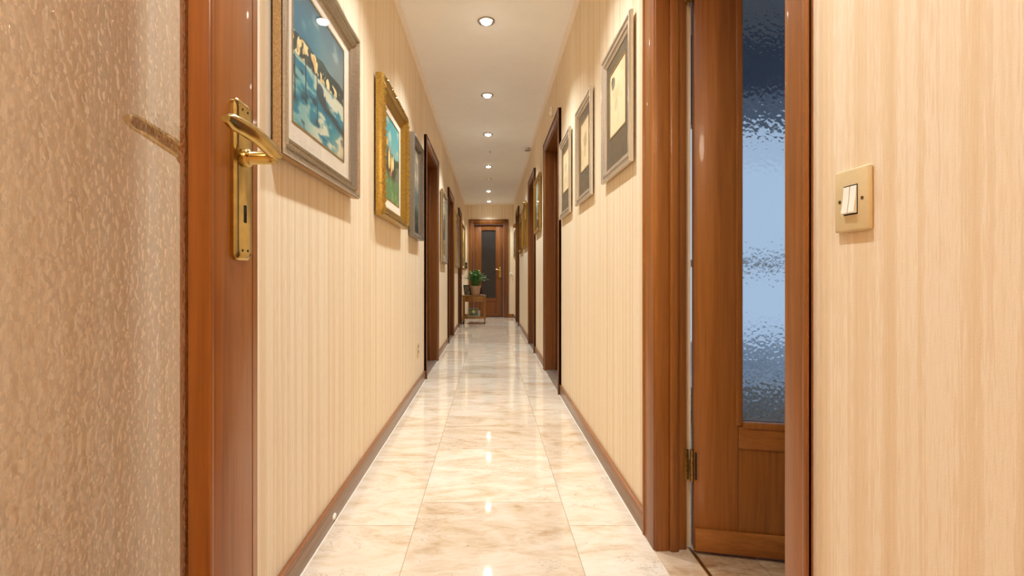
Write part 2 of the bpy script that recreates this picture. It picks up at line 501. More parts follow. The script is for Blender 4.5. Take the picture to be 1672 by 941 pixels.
# ---- a glazed leaf: local x from hinge to latch, y = thickness (front at -t/2), z up
def glazed_leaf(root, W, Ht, T, stile, gz0, gz1, glass, M, rail_mid=None, beadw=.012, goff=.0, cham=.0, wz=M_wood, wx=M_woodx):
    m = MB(); t = T / 2
    z0 = .008
    m.box(0, stile, -t, t, z0, Ht, .003)
    m.box(W - stile, W - cham, -t, t, z0, Ht, .003)
    if cham:
        m.loops([[(W - cham, -t, z), (W, -t + .005, z), (W, t - .005, z), (W - cham, t, z)] for z in (z0, Ht)])
    m.build('stile', wz, root, M=M)
    m = MB()
    m.box(stile, W - stile, -t, t, gz1, Ht, .003)
    m.box(stile, W - stile, -t, t, gz0 - .075, gz0, .003)
    m.box(stile, W - stile, -t, t, z0, z0 + .07, .002)
    m.build('rail', wx, root, M=M)
    m = MB(); m.box(stile, W - stile, -t + .004, t - .004, z0 + .07, gz0 - .075, .0)
    m.build('panel', wz, root, M=M)
    m = MB()
    for s in (-1, 1):
        ys = sorted((s * (t + .010), s * (t - .001)))
        m.box(.002, W - .002, ys[0], ys[1], z0 + .002, z0 + .075, .003)
    m.build('kick_board', wx, root, M=M)
    m = MB()
    g = .003
    for s in (-1, 1):
        ys = sorted((s * (t + .004), goff + s * g))
        x0, x1 = stile, W - stile
        m.box(x0 - .008, x0 + beadw, ys[0], ys[1], gz0, gz1, .003)
        m.box(x1 - beadw, x1 + .008, ys[0], ys[1], gz0, gz1, .003)
        m.box(x0 + beadw, x1 - beadw, ys[0], ys[1], gz0 - .008, gz0 + beadw, .003)
        m.box(x0 + beadw, x1 - beadw, ys[0], ys[1], gz1 - beadw, gz1 + .008, .003)
    m.build('glazing_bead', wz, root, M=M)
    m = MB(); m.box(stile, W - stile, goff - .0028, goff + .0028, gz0, gz1)
    m.build('glass_pane', glass, root, M=M, smooth=False)

def lever_set(root, M, px, zc_plate, len_plate, zs, pitch=1.0, mat=None, tvals=None, drop=None):
    """plate + lever on the face y=0 (front towards -y); lever runs to -x (towards the hinge)"""
    mat = mat or M_brass
    w, th = .026, .009
    m = MB()
    hw = w - .004
    prof = []
    hz = len_plate / 2
    for y, ins in ((0, 0), (-th * .55, 0), (-th * .9, .003), (-th, .008)):
        ring = []
        a, c = w - ins, hz - ins
        r = .012
        for cx, cz, st in ((a - r, c - r, 0), (-a + r, c - r, 90), (-a + r, -c + r, 180), (a - r, -c + r, 270)):
            for k in range(5):
                an = math.radians(st + k * 22.5)
                ring.append((px + cx + r * math.cos(an), y, zc_plate + cz + r * math.sin(an)))
        prof.append(ring)
    m.loops(prof)
    pl = m.build('handle_plate', mat, root, M=M)
    m = MB()
    m.box(px - .0035, px + .0035, -th - .0012, -th + .001, zc_plate - .062, zc_plate - .036, .001)
    for dz in (hz - .014, hz - .024, -hz + .014, -hz + .024):
        for dx in ((-.008, .008) if abs(dz) > hz - .02 else ()):
            m.lathe([(.0018, -th - .0006), (.0018, -th + .001)], (px + dx, 0, zc_plate + dz), 8, 'y')
    m.build('keyhole', M_hole, pl)
    pl.children[0].matrix_parent_inverse = Matrix.Identity(4)
    for v in pl.children[0].data.vertices: v.co = M @ v.co
    m = MB()
    m.lathe([(.0135, -th + .001), (.0135, -th - .006), (.011, -th - .008), (.0095, -th - .009), (.0095, -.05), (.008, -.054)], (px, 0, zs), 20, 'y')
    pts = []
    for k in range(13):
        s = k / 12
        x = px + .016 - s * .137
        y = -.051 + (.008 * max(0, s - .55) * 2)
        z = zs + .006 + .014 * math.sin(s * PI * .55)
        rr = (.0062 + .002 * math.sin(s * PI)), (.0135 - .003 * s) * (1 if 0 < k < 12 else .45)
        pts.append(((x, y, z), rr))
    m.tube([p for p, r in pts], [r for p, r in pts], 14)
    m.build('lever', mat, root, M=M, angle=60)

# ---- foreground leaf, opened parallel to the left wall
rt = empty('door_7', (-.387, -.13, 0))
tag(rt, 'open brown door in the left foreground with pebbled glass and brass lever', 'door', kind='structure')
# local leaf x -> world +Y, front (-y) -> world +X
R90 = Matrix.Rotation(PI / 2, 4, 'Z')
W1 = .94
glazed_leaf(rt, W1, 2.12, .034, .15, .42, 1.98, M_glassA, R90, cham=.026, beadw=.0015, goff=.0125)
Mf = R90 @ Matrix.Translation((0, -.017, 0))
lever_set(rt, Mf, .871, 1.044, .234, 1.078)
Mb = R90 @ Matrix.Translation((0, .017, 0)) @ Matrix.Diagonal((1, -1, 1, 1))
lever_set(rt, Mb, .871, 1.044, .234, 1.078)

# ---- near right doorway: casing, moulded jamb, leaf opened into the room
rt = empty('door_8', (XR, (ND0 + ND1) / 2, 0))
tag(rt, 'open brown door in the right foreground with a tall rippled glass strip', 'door', kind='structure')
T8 = Matrix.Translation((-XR, -(ND0 + ND1) / 2, 0))
m = MB()
for ya, yb, e0, e1 in ((.8565, ND0, .8565, .869), (ND1, 1.771, 1.757, 1.771)):
    m.box(.540, XR + .001, ya, yb, 0, NDT + .08, .004)
    m.box(.536 if e0 > 1 else .5385, XR, e0, e1, 0, NDT + .08, .004)
m.box(.540, XR + .001, ND0, ND1, NDT, NDT + .08, .003)
m.box(.536, XR, .8695, 1.7565, NDT + .066, NDT + .08, .004)
m.build('casing', M_wood, rt, M=T8)
m = MB()
for s, y in ((1, ND1), (-1, ND0)):
    def by(o0, o1, xa, xb, bev=.003):
        ys = sorted((y + s * o0, y + s * o1)); m.box(xa, xb, ys[0], ys[1], 0, NDT, bev)
    by(-.006, .02, .545, .591)
    by(-.014, .02, .5915, .620, .006)
    by(.004, .02, .6205, .652)
m.box(.545, XR + TH, ND0 - .01, ND1 + .01, NDT - .012, NDT + .01)
m.build('jamb', M_wood, rt, M=T8)
m = MB(); m.box(.5455, .660, ND0 - .018, ND1 + .018, -.03, .0008)
m.build('threshold', M_thr, rt, M=T8, smooth=False)
m = MB(); m.box(.660, .671, ND0 + .0, ND1 + .0, -.01, .0035, .0015)
m.build('threshold_strip', M_brassdark, rt, M=T8)
ang = math.atan2(-.204, .979)
hx, hy = .674, 1.668
M8 = T8 @ Matrix.Translation((hx, hy, 0)) @ Matrix.Rotation(ang, 4, 'Z')
glazed_leaf(rt, .74, 2.11, .042, .135, .425, 1.96, M_glassB, M8 @ Matrix.Translation((0, 0, 0)), beadw=.012)
for zc in (.285, 1.865):
    m = MB()
    m.lathe([(.001, -.055), (.0065, -.052), (.0065, .052), (.001, .055)], (.6645, 1.652, zc), 14)
    m.box(.644, .6575, 1.6605, 1.6645, zc - .05, zc + .05, .001)
    hg = m.build('hinge', M_brassdark, rt, M=T8)
    m = MB(); m.box(.6725, .6765, 1.642, 1.668, zc - .045, zc + .045, .001)
    m.build('hinge_leaf', M_black, hg, M=T8)

# ---- end door
rt = empty('door_9', ((EDX0 + EDX1) / 2, YE, 0))
tag(rt, 'closed brown door with dark glass panel at the far end of the corridor', 'door', kind='structure')
T9 = Matrix.Translation((-(EDX0 + EDX1) / 2, -YE, 0))
m = MB()
cw = .085
m.box(EDX0 - cw, EDX0, YE - .025, YE + .001, 0, EDT + cw, .004).box(EDX1, EDX1 + cw, YE - .025, YE + .001, 0, EDT + cw, .004).box(EDX0, EDX1, YE - .025, YE + .001, EDT, EDT + cw, .004)
m.box(EDX0 - cw, EDX0 - cw + .016, YE - .033, YE, 0, EDT + cw, .004).box(EDX1 + cw - .016, EDX1 + cw, YE - .033, YE, 0, EDT + cw, .004).box(EDX0 - cw + .0165, EDX1 + cw - .0165, YE - .033, YE, EDT + cw - .016, EDT + cw, .004)
m.build('casing', M_wood_far, rt, M=T9)
m = MB()
m.box(EDX0 - .001, EDX0 + .03, YE - .012, YE + TH, 0, EDT, .003).box(EDX1 - .03, EDX1 + .001, YE - .012, YE + TH, 0, EDT, .003).box(EDX0 + .03, EDX1 - .03, YE - .012, YE + TH, EDT - .03, EDT + .001, .003)
m.build('jamb', M_wood_far, rt, M=T9)
M9 = T9 @ Matrix.Translation((EDX0 + .033, YE + .06, 0))
LW = EDX1 - EDX0 - .066
glazed_leaf(rt, LW, EDT - .035, .042, .165, .44, 2.03, M_glassC, M9, beadw=.012, wz=M_wood_far, wx=M_wood_farx)
lever_set(rt, M9 @ Matrix.Translation((0, -.021, 0)), LW - .075, 1.05, .23, 1.085)
m = MB(); m.box(EDX0 + .03, EDX1 - .03, YE - .012, YE + TH, 0.0002, .008)
m.build('threshold', M_thr2, rt, M=T9)

# ------------------------------------------------------------------ the room behind the right door
RX1, RY0, RY1 = 3.6, .2, 3.4
WX0, WX1, WZ0, WZ1 = 1.25, 2.75, .10, 2.1
m = MB()
m.box(XR + TH, WX0, RY1, RY1 + .2, 0, H).box(WX1, RX1, RY1, RY1 + .2, 0, H).box(WX0, WX1, RY1, RY1 + .2, 0, WZ0).box(WX0, WX1, RY1, RY1 + .2, WZ1, H)
m.box(RX1, RX1 + .12, RY0, .7, 0, H).box(RX1, RX1 + .12, 2.7, RY1 + .2, 0, H).box(RX1, RX1 + .12, .7, 2.7, 0, .1).box(RX1, RX1 + .12, .7, 2.7, 2.2, H).box(XR + TH, RX1, RY0 - .12, RY0, 0, H)  # gap in the outer side wall added to let daylight in, unseen
tag(m.build('wall_room', M_whitewall, smooth=False), 'pale walls of the daylit room behind the rippled glass', 'wall', kind='structure')
m = MB(); m.box(.6715, RX1, RY0, RY1, -.06, 0)
tag(m.build('floor.002', M_floor2, smooth=False), 'streaked beige stone floor inside the right doorway', 'floor', kind='structure')
m = MB(); m.box(XR + TH, RX1, RY0, RY1, H, H + .08)
tag(m.build('ceiling.001', M_whitewall, smooth=False), 'white ceiling of the room behind the right door', 'ceiling', kind='structure')
rt = empty('window_1', ((WX0 + WX1) / 2, RY1, WZ0))
tag(rt, 'bright window of the side room blurred behind the rippled door glass', 'window', kind='structure')
TW = Matrix.Translation((-(WX0 + WX1) / 2, -RY1, -WZ0))
m = MB(); fw = .05
m.box(WX0, WX0 + fw, RY1 + .06, RY1 + .12, WZ0, WZ1, .004).box(WX1 - fw, WX1, RY1 + .06, RY1 + .12, WZ0, WZ1, .004)
m.box(WX0 + fw, WX1 - fw, RY1 + .06, RY1 + .12, WZ0, WZ0 + fw, .004).box(WX0 + fw, WX1 - fw, RY1 + .06, RY1 + .12, WZ1 - fw, WZ1, .004)
m.box(WX0 + fw, WX1 - fw, RY1 + .062, RY1 + .118, .98, 1.03, .004)
m.build('window_frame', M_white, rt, M=TW)
m = MB(); m.box(WX0 + fw, WX1 - fw, RY1 + .086, RY1 + .092, WZ0 + fw, WZ1 - fw)
m.build('glass_pane', M_pane, rt, M=TW, smooth=False)
m = MB(); m.box(WX0 - .04, WX1 + .04, RY1 - .02, RY1 + .05, WZ0 - .03, WZ0, .004)
m.build('window_sill', M_white, rt, M=TW)
m = MB(); m.box(.9, 4.2, RY1 + 1.3, RY1 + 1.42, -.1, .30)
tag(m.build('wall_balcony', M_whitewall, smooth=False), 'pale balcony parapet outside the side room window', 'parapet', kind='structure')
m = MB(); m.box(.9, 4.2, RY1 + .21, RY1 + 1.3, -.1, .05)
tag(m.build('floor.003', M_whitewall, smooth=False), 'pale balcony floor outside the side room window', 'floor', kind='structure')
M_blind = plain('dark blue grey blind fabric', (112, 132, 166), .8, var=.1, scale=50)
rt = empty('roller_blind', ((WX0 + WX1) / 2, RY1 - .03, 2.5))
tag(rt, 'dark blue blind seen as the dark band through the top of the rippled glass', 'blind')
TB = Matrix.Translation((-(WX0 + WX1) / 2, -(RY1 - .03), -2.5))
m = MB(); m.box(WX0 - .08, WX1 + .08, RY1 - .034, RY1 - .028, 1.93, 2.5)
m.build('fabric', M_blind, rt, M=TB, smooth=False)
m = MB(); m.lathe([(.03, WX0 - .08), (.03, WX1 + .08)], (0, RY1 - .034, 2.50), 18, 'x')
m.build('roller', M_blind, rt, M=TB)
m = MB(); m.box(WX0 - .08, WX1 + .08, RY1 - .04, RY1 - .022, 1.905, 1.93, .003)
m.build('bottom_bar', M_white, rt, M=TB)

# ------------------------------------------------------------------ paintings (pigment, painted in code)
rng = np.random.default_rng(3)
def vnoise(s, t, fx, fy, seed):
    r = np.random.default_rng(seed)
    g = r.random((int(fy) + 3, int(fx) + 3))
    x, y = s * fx, t * fy
    i, j = np.floor(x).astype(int), np.floor(y).astype(int)
    a, b_ = x - i, y - j; i = i % (g.shape[1] - 1); j = j % (g.shape[0] - 1)
    a = a * a * (3 - 2 * a); b_ = b_ * b_ * (3 - 2 * b_)
    return (g[j, i] * (1 - a) + g[j, i + 1] * a) * (1 - b_) + (g[j + 1, i] * (1 - a) + g[j + 1, i + 1] * a) * b_
def fbm(s, t, fx, fy, seed):
    return .55 * vnoise(s, t, fx, fy, seed) + .3 * vnoise(s, t, fx * 2.1, fy * 2.1, seed + 1) + .15 * vnoise(s, t, fx * 4.3, fy * 4.3, seed + 2)
def mixp(c, col, k):
    k = np.clip(k, 0, 1)[:, None]
    return c * (1 - k) + np.array(col, float)[None, :] * k
def sm(a, b_, x):
    q = np.clip((x - a) / (b_ - a), 0, 1)
    return q * q * (3 - 2 * q)

def art_seascape(s, t):
    c = np.tile(np.array([86., 140., 168.]), (len(s), 1))
    sky = sm(.55, .6, t)
    c = mixp(c, (8, 108, 156), sky * sm(.6, .1, s) * .95)
    c = mixp(c, (112, 134, 150), sky * sm(.35, .95, s))
    c = mixp(c, (30, 84, 120), sky * sm(.78, 1.0, t + .12 * (fbm(s, t, 4, 4, 1) - .5)) * .75)
    c = mixp(c, (170, 186, 200), sky * sm(.55, .8, fbm(s, t, 5, 7, 4)) * .6)
    # water
    w = 1 - sm(.5, .56, t)
    n = fbm(s + .25 * t, t, 5, 14, 10)
    c = mixp(c, (12, 126, 168), w)
    c = mixp(c, (206, 214, 210), w * sm(.40, .58, n) * (.55 + .45 * sm(.1, .5, s)))
    c = mixp(c, (16, 62, 92), w * sm(.56, .70, fbm(s * 1.0, t + .2 * s, 6, 11, 20)) * .9)
    c = mixp(c, (214, 204, 184), w * sm(.55, .95, s) * sm(.3, .05, t) * .75)
    band = np.exp(-((t - (.36 - .22 * (s - .45))) / .035) ** 2) * sm(.4, .5, s)
    c = mixp(c, (22, 50, 64), w * band * .85)
    # hills and shore
    ridge = .60 + .07 * np.exp(-((s - .52) / .16) ** 2) + .03 * np.sin(s * 9) + .03 * fbm(s, t * 0, 8, 2, 33)
    hill = sm(.0, .012, ridge - t) * sm(.485, .5, t)
    c = mixp(c, (18, 50, 60), hill)
    c = mixp(c, (52, 92, 92), hill * sm(.5, .7, fbm(s, t, 14, 14, 40)) * .7)
    # houses along the shore
    reach = sm(1.0, .2, s)
    lo = .475 + .02 * fbm(s, t * 0, 9, 2, 36); hi = .565 + .075 * reach + .03 * (fbm(s, t * 0, 16, 2, 37) - .5)
    inb = sm(lo, lo + .012, t) * sm(hi, hi - .02, t)
    patch = sm(.50, .56, vnoise(s * 1.0 + .3 * t, t, 26, 17, 38) * .65 + .35 * vnoise(s - .4 * t, t, 43, 30, 39))
    c = mixp(c, (244, 230, 190), inb * patch)
    c = mixp(c, (214, 178, 118), inb * patch * sm(.55, .7, vnoise(s, t, 30, 22, 41)) * .8)
    c = mixp(c, (196, 206, 198), np.exp(-((t - (lo - .012)) / .008) ** 2) * .6)
    # mooring posts
    for cx, y0, y1 in ((.05, .18, .48), (.22, .27, .52), (.42, .14, .50), (.58, .3, .42)):
        p = sm(.010, .004, np.abs(s - cx + .02 * (t - .3))) * sm(y0, y0 + .02, t) * sm(y1, y1 - .02, t)
        c = mixp(c, (26, 44, 54), p)
        b_ = np.exp(-(((s - cx) / .05) ** 2 + ((t - y0) / .022) ** 2))
        c = mixp(c, (20, 60, 84), b_ * .8)
    return c

def art_figures(s, t):
    c = np.tile(np.array([120., 168., 180.]), (len(s), 1))
    c = mixp(c, (84, 164, 190), sm(.5, .95, t))
    c = mixp(c, (206, 212, 206), sm(.5, .62, fbm(s, t, 4, 5, 5)) * sm(.55, .8, t) * .7)
    c = mixp(c, (96, 118, 116), sm(.35, .05, s + .1 * fbm(s, t, 6, 8, 6)) * .85)
    cliff = sm(.0, .03, (.55 + .35 * np.exp(-((s - .05) / .22) ** 2) + .1 * fbm(s, t * 0, 7, 2, 8)) - t)
    c = mixp(c, (110, 118, 104), cliff)
    c = mixp(c, (70, 78, 62), cliff * sm(.48, .62, fbm(s, t, 8, 9, 14)))
    gr = 1 - sm(.3, .4, t + .08 * fbm(s, t, 6, 4, 9))
    c = mixp(c, (96, 128, 92), gr)
    c = mixp(c, (120, 152, 104), gr * sm(.5, .68, fbm(s, t, 10, 10, 15)))
    c = mixp(c, (84, 60, 48), np.exp(-(((s - .45) / .2) ** 2 + ((t - .38) / .08) ** 2)) * .9)
    for cx, cy, rx, ry, col in ((.42, .5, .05, .12, (236, 214, 160)), (.55, .46, .05, .10, (226, 190, 120)), (.64, .5, .04, .09, (240, 226, 190)),
                                (.3, .68, .04, .05, (220, 170, 70)), (.44, .63, .022, .025, (200, 150, 110)), (.56, .57, .02, .022, (196, 146, 110)), (.5, .34, .07, .03, (150, 112, 90))):
        c = mixp(c, col, sm(1.15, .75, ((s - cx) / rx) ** 2 + ((t - cy) / ry) ** 2))
    return c

def art_dusk(s, t):
    c = np.tile(np.array([150., 150., 146.]), (len(s), 1))
    c = mixp(c, (196, 192, 180), sm(.45, .65, fbm(s, t, 4, 9, 51)) * sm(.5, .7, t))
    c = mixp(c, (92, 108, 110), sm(.62, .5, t + .1 * fbm(s, t, 5, 4, 52)))
    c = mixp(c, (44, 56, 52), sm(.45, .3, t + .16 * fbm(s, t, 7, 5, 53)))
    c = mixp(c, (150, 132, 84), sm(.6, .72, fbm(s, t, 9, 9, 54)) * sm(.5, .3, t) * .8)
    c = mixp(c, (34, 38, 40), sm(.14, .06, t))
    return c

def art_pale(s, t):
    c = np.tile(np.array([206., 214., 210.]), (len(s), 1))
    c = mixp(c, (178, 200, 206), sm(.75, .95, t))
    trees = sm(0, .05, .72 + .1 * fbm(s, t * 0, 6, 2, 61) - t) * sm(.26, .3, t)
    c = mixp(c, (66, 94, 100), trees)
    c = mixp(c, (124, 148, 146), trees * sm(.5, .64, fbm(s, t, 7, 12, 62)))
    c = mixp(c, (170, 150, 116), 1 - sm(.2, .28, t))
    c = mixp(c, (206, 186, 150), (1 - sm(.2, .26, t)) * sm(.45, .6, fbm(s, t, 6, 6, 63)))
    return c

def art_print(seed, blotch):
    def fn(s, t):
        c = np.tile(np.array([220., 206., 184.]), (len(s), 1))
        c = mixp(c, (206, 188, 160), sm(.45, .7, fbm(s, t, 4, 5, seed)) * .8)
        for k, (cx, cy, r, col, a) in enumerate(blotch):
            d = np.sqrt(((s - cx) / r) ** 2 + ((t - cy) / (r * .8)) ** 2) + .7 * (fbm(s, t, 16, 16, seed + 5 + k) - .5)
            c = mixp(c, col, sm(1.0, .7, d) * a)
        st = sm(.012, .004, np.abs(s - .48 - .05 * np.sin(t * 7))) * sm(.12, .18, t) * sm(.72, .6, t)
        c = mixp(c, (170, 150, 120), st * .55)
        return c
    return fn

def art_glare(s, t):  # pale tone imitates glare on the picture glass
    c = np.tile(np.array([214., 212., 208.]), (len(s), 1))
    c = mixp(c, (160, 168, 168), sm(.5, .65, fbm(s, t, 4, 6, 71)) * sm(.15, .3, t) * sm(.9, .7, t) * .8)
    return c
def art_garden(s, t):
    c = np.tile(np.array([168., 158., 108.]), (len(s), 1))
    c = mixp(c, (206, 196, 150), sm(.6, .85, t))
    c = mixp(c, (108, 112, 70), sm(.5, .65, fbm(s, t, 5, 8, 81)))
    c = mixp(c, (84, 86, 56), sm(.3, .15, t) * .7)
    return c
def art_lake(s, t):
    c = np.tile(np.array([150., 172., 178.]), (len(s), 1))
    c = mixp(c, (206, 220, 226), sm(.45, .62, fbm(s, t, 4, 6, 91)) * sm(.4, .6, t))
    c = mixp(c, (84, 100, 92), sm(.45, .38, t + .12 * fbm(s, t, 6, 5, 92)))
    c = mixp(c, (52, 62, 54), sm(.58, .66, fbm(s, t, 8, 9, 93)) * sm(.55, .4, t))
    return c
def art_grey(s, t):
    c = np.tile(np.array([146., 142., 132.]), (len(s), 1))
    c = mixp(c, (92, 92, 88), sm(.48, .62, fbm(s, t, 4, 6, 95)))
    return c
def art_cover(s, t):
    c = np.tile(np.array([126., 142., 124.]), (len(s), 1))
    c = mixp(c, (92, 108, 92), sm(.45, .6, fbm(s, t, 5, 5, 97)))
    c = mixp(c, (232, 218, 150), sm(1.1, .7, ((s - .52) / .2) ** 2 + ((t - .55) / .25) ** 2 + .5 * (fbm(s, t, 9, 9, 98) - .5)))
    return c

def art_mat():
    m, nt, b = new_mat('painted pigment')
    a = N(nt, 'ShaderNodeAttribute', attribute_name='pigment')
    v = mapping(nt, (1, 1, 1))
    n = noise(nt, v, 500, 2)
    L(nt, a.outputs['Color'], b.inputs['Base Color'])
    b.inputs['Roughness'].default_value = .55
    b.inputs['Specular IOR Level'].default_value = .3
    bump(nt, b, n, .15, .0005)
    return m
M_art = art_mat()

def art_plane(name, fn, x0, x1, z0, z1, y, n, parent, th=.002, M=None):
    """a painted sheet with thickness; front at y facing -y"""
    nx, nz = n
    sx = np.linspace(0, 1, nx + 1); sz = np.linspace(0, 1, nz + 1)
    s, t = np.meshgrid(sx, sz); s = s.ravel(); t = t.ravel()
    col = fn(s, t) / 255.0
    col = np.clip(col * np.array([1.05, 1.0, .88]), 0, 1)
    col = np.where(col <= .04045, col / 12.92, ((col + .055) / 1.055) ** 2.4)
    vs = [(x0 + a * (x1 - x0), y, z0 + b_ * (z1 - z0)) for a, b_ in zip(s, t)]
    fs = [(j * (nx + 1) + i, j * (nx + 1) + i + 1, (j + 1) * (nx + 1) + i + 1, (j + 1) * (nx + 1) + i) for j in range(nz) for i in range(nx)]
    k = len(vs)
    vs += [(x0, y + th, z0), (x1, y + th, z0), (x1, y + th, z1), (x0, y + th, z1)]
    fs.append((k + 3, k + 2, k + 1, k))
    if M is not None: vs = [tuple(M @ Vector(v)) for v in vs]
    me = bpy.data.meshes.new(name); me.from_pydata(vs, [], fs); me.update()
    at = me.color_attributes.new('pigment', 'FLOAT_COLOR', 'POINT')
    cc = np.ones((len(vs), 4)); cc[:k, :3] = col; cc[k:, :3] = .3
    at.data.foreach_set('color', cc.ravel())
    me.materials.append(M_art)
    o = bpy.data.objects.new(name, me); COL.objects.link(o); o.parent = parent
    return o

def rect_ring(W, Hh, o, h, n=1):
    """rectangle inset by o at height h off the wall, n points per side"""
    a, c = W / 2 - o, Hh / 2 - o
    cs = [(-a, -c), (a, -c), (a, c), (-a, c)]
    out = []
    for i in range(4):
        p, q = cs[i], cs[(i + 1) % 4]
        for k in range(n):
            f = k / n
            out.append((p[0] + (q[0] - p[0]) * f, -h, p[1] + (q[1] - p[1]) * f))
    return out

def frame_mesh(m, W, Hh, prof, carve=None, n=1):
    rings = []
    for idx, (o, h) in enumerate(prof):
        r = rect_ring(W, Hh, o, h, n)
        if carve and idx in carve:
            amp, per = carve[idx]
            rr = []
            for k, p in enumerate(r):
                ph = (k % n) / n
                ed = min(1, ph * 12, (1 - ph) * 12)
                d = amp * (abs(math.sin(k * per)) * .7 + .3 * math.sin(k * 2.7 * per + idx)) * ed
                rr.append((p[0], p[1] - d, p[2]))
            r = rr
        rings.append(r)
    rings.append(rings[0])
    m.loops(rings, True, False, False)

def hang(name, side, y0, y1, z0, z1):
    """root on the wall; local x = viewer's right, z up, -y out of the wall"""
    x = XL if side == 'L' else XR
    if side == 'R': y0, y1 = y0 * .986, y1 * .986
    return empty(name, (x, (y0 + y1) / 2, (z0 + z1) / 2), PI / 2 if side == 'L' else -PI / 2), abs(y1 - y0), z1 - z0

def picture(side, y0, y1, z0, z1, prof, fmat, label, art, artbox, group=None, mat=None, matlip=.0, pane=True, carve=None, n=1,
            sidemat=None, split=1, fillet=True, res=110, cat='picture', depth=None):
    rt, W, Hh = hang('framed_picture', side, y0, y1, z0, z1)
    tag(rt, label, cat, group)
    if sidemat:
        m = MB(); frame_mesh(m, W, Hh, prof[:split + 1] + [(prof[split][0] + .006, prof[split][1] - .004), (prof[split][0] + .006, prof[0][1])], None, 1)
        m.build('frame_side', sidemat, rt, angle=25)
        m = MB(); frame_mesh(m, W, Hh, [(prof[split][0], prof[split][1] - .003)] + [(o, h) for o, h in prof[split:]] , carve, n)
    else:
        m = MB(); frame_mesh(m, W, Hh, prof, carve, n)
    m.build('frame', fmat, rt, angle=25)
    io, ih = prof[-1]
    m = MB(); m.box(-W / 2 + io - .004, W / 2 - io + .004, -max(.006, ih - .004), 0, -Hh / 2 + io - .004, Hh / 2 - io + .004)
    m.build('backing_board', M_backing, rt, smooth=False)
    base = max(.006, ih - .004)
    ax0, ax1, az0, az1 = artbox          # insets of the sheet from the inner edge of the moulding: left, right, bottom, top
    xa, xb = -W / 2 + io + ax0, W / 2 - io - ax1
    za, zb = -Hh / 2 + io + az0, Hh / 2 - io - az1
    y = -base - .0005
    if mat is not None:
        m = MB()
        t = .003
        fx, fz = W / 2 - io + .002, Hh / 2 - io + .002
        for q in ((-fx, xa, -fz, fz), (xb, fx, -fz, fz), (xa, xb, -fz, za), (xa, xb, zb, fz)):
            m.box(q[0], q[1], -base - t, -base - .0002, q[2], q[3])
        m.build('mat_board', mat, rt, smooth=False)
        if fillet:
            m = MB(); w = .007
            for q in ((xa, xa + w, za, zb), (xb - w, xb, za, zb), (xa + w, xb - w, za, za + w), (xa + w, xb - w, zb - w, zb)):
                m.box(q[0], q[1], -base - t - .0015, -base - .0025, q[2], q[3])
            m.build('fillet', M_fillet, rt, smooth=False)
    if art:
        asp = (zb - za) / (xb - xa)
        art_plane('picture_sheet', art, xa, xb, za, zb, y - .0015, (res, max(8, int(res * asp))), rt, .001)
    if pane:
        m = MB(); m.box(-W / 2 + io - .002, W / 2 - io + .002, -base - .0085, -base - .0065, -Hh / 2 + io - .002, Hh / 2 - io + .002)
        m.build('glass_pane', M_pane, rt, smooth=False)
    return rt

# big seascape, left foreground
profA = [(0, .010), (0, .036), (.004, .042), (.012, .042), (.015, .032), (.020, .027), (.026, .027), (.031, .036), (.037, .038), (.042, .030), (.048, .020), (.054, .020), (.058, .025), (.063, .020), (.066, .012)]
picture('L', 1.336, 2.116, 1.235, 1.902, profA, M_silver, 'large silver-framed harbour seascape nearest the camera on the left wall', art_seascape,
        (.06, .065, .055, .035), mat=M_mat_cream, sidemat=M_gilt_side, split=1, res=170)
# gold figures
profG = [(0, .010), (0, .040), (.006, .052), (.016, .056), (.024, .05), (.029, .036), (.036, .032), (.046, .036), (.054, .026), (.060, .030), (.066, .024), (.072, .016), (.078, .012)]
picture('L', 2.537, 3.311, 1.222, 1.945, profG, M_gold, 'carved gold-framed painting of figures in a green landscape, second on the left wall', art_figures,
        (.05, .05, .045, .04), mat=M_mat_cream, carve={2: (.004, .85), 3: (.010, .62), 8: (.003, 1.05)}, n=90, pane=False, res=120)
# pewter
profP = [(0, .010), (0, .040), (.006, .048), (.014, .048), (.02, .040), (.03, .036), (.034, .030), (.042, .024), (.046, .012)]
picture('L', 3.60, 4.11, 1.205, 1.955, profP, M_pewter, 'dark pewter-framed dusk landscape just before the nearest left door', art_dusk,
        (.012, .012, .012, .012), mat=M_mat_grey, fillet=False, pane=False, res=90)
profS = [(0, .010), (0, .034), (.006, .040), (.016, .040), (.024, .034), (.032, .030), (.038, .022), (.04, .012)]
picture('L', 5.88, 6.56, 1.085, 1.955, profS, M_silver, 'tall pale landscape in a silver frame between the first two left doors', art_pale,
        (.05, .05, .07, .05), mat=M_mat_cream, sidemat=M_gilt_side, split=1, res=70)
picture('L', 8.12, 9.15, 1.09, 2.0, profS, M_silver, 'gold-edged picture with glare painted in pale on the left wall between the second and third doors', art_glare,
        (.05, .05, .05, .05), mat=M_mat_cream, sidemat=M_gold, split=1, res=50)
picture('L', 10.12, 11.2, 1.09, 2.02, profS, M_golddeep, 'gold-framed garden picture on the left wall closest to the far door', art_garden,
        (.04, .04, .04, .04), mat=M_mat_cream, pane=False, res=50)

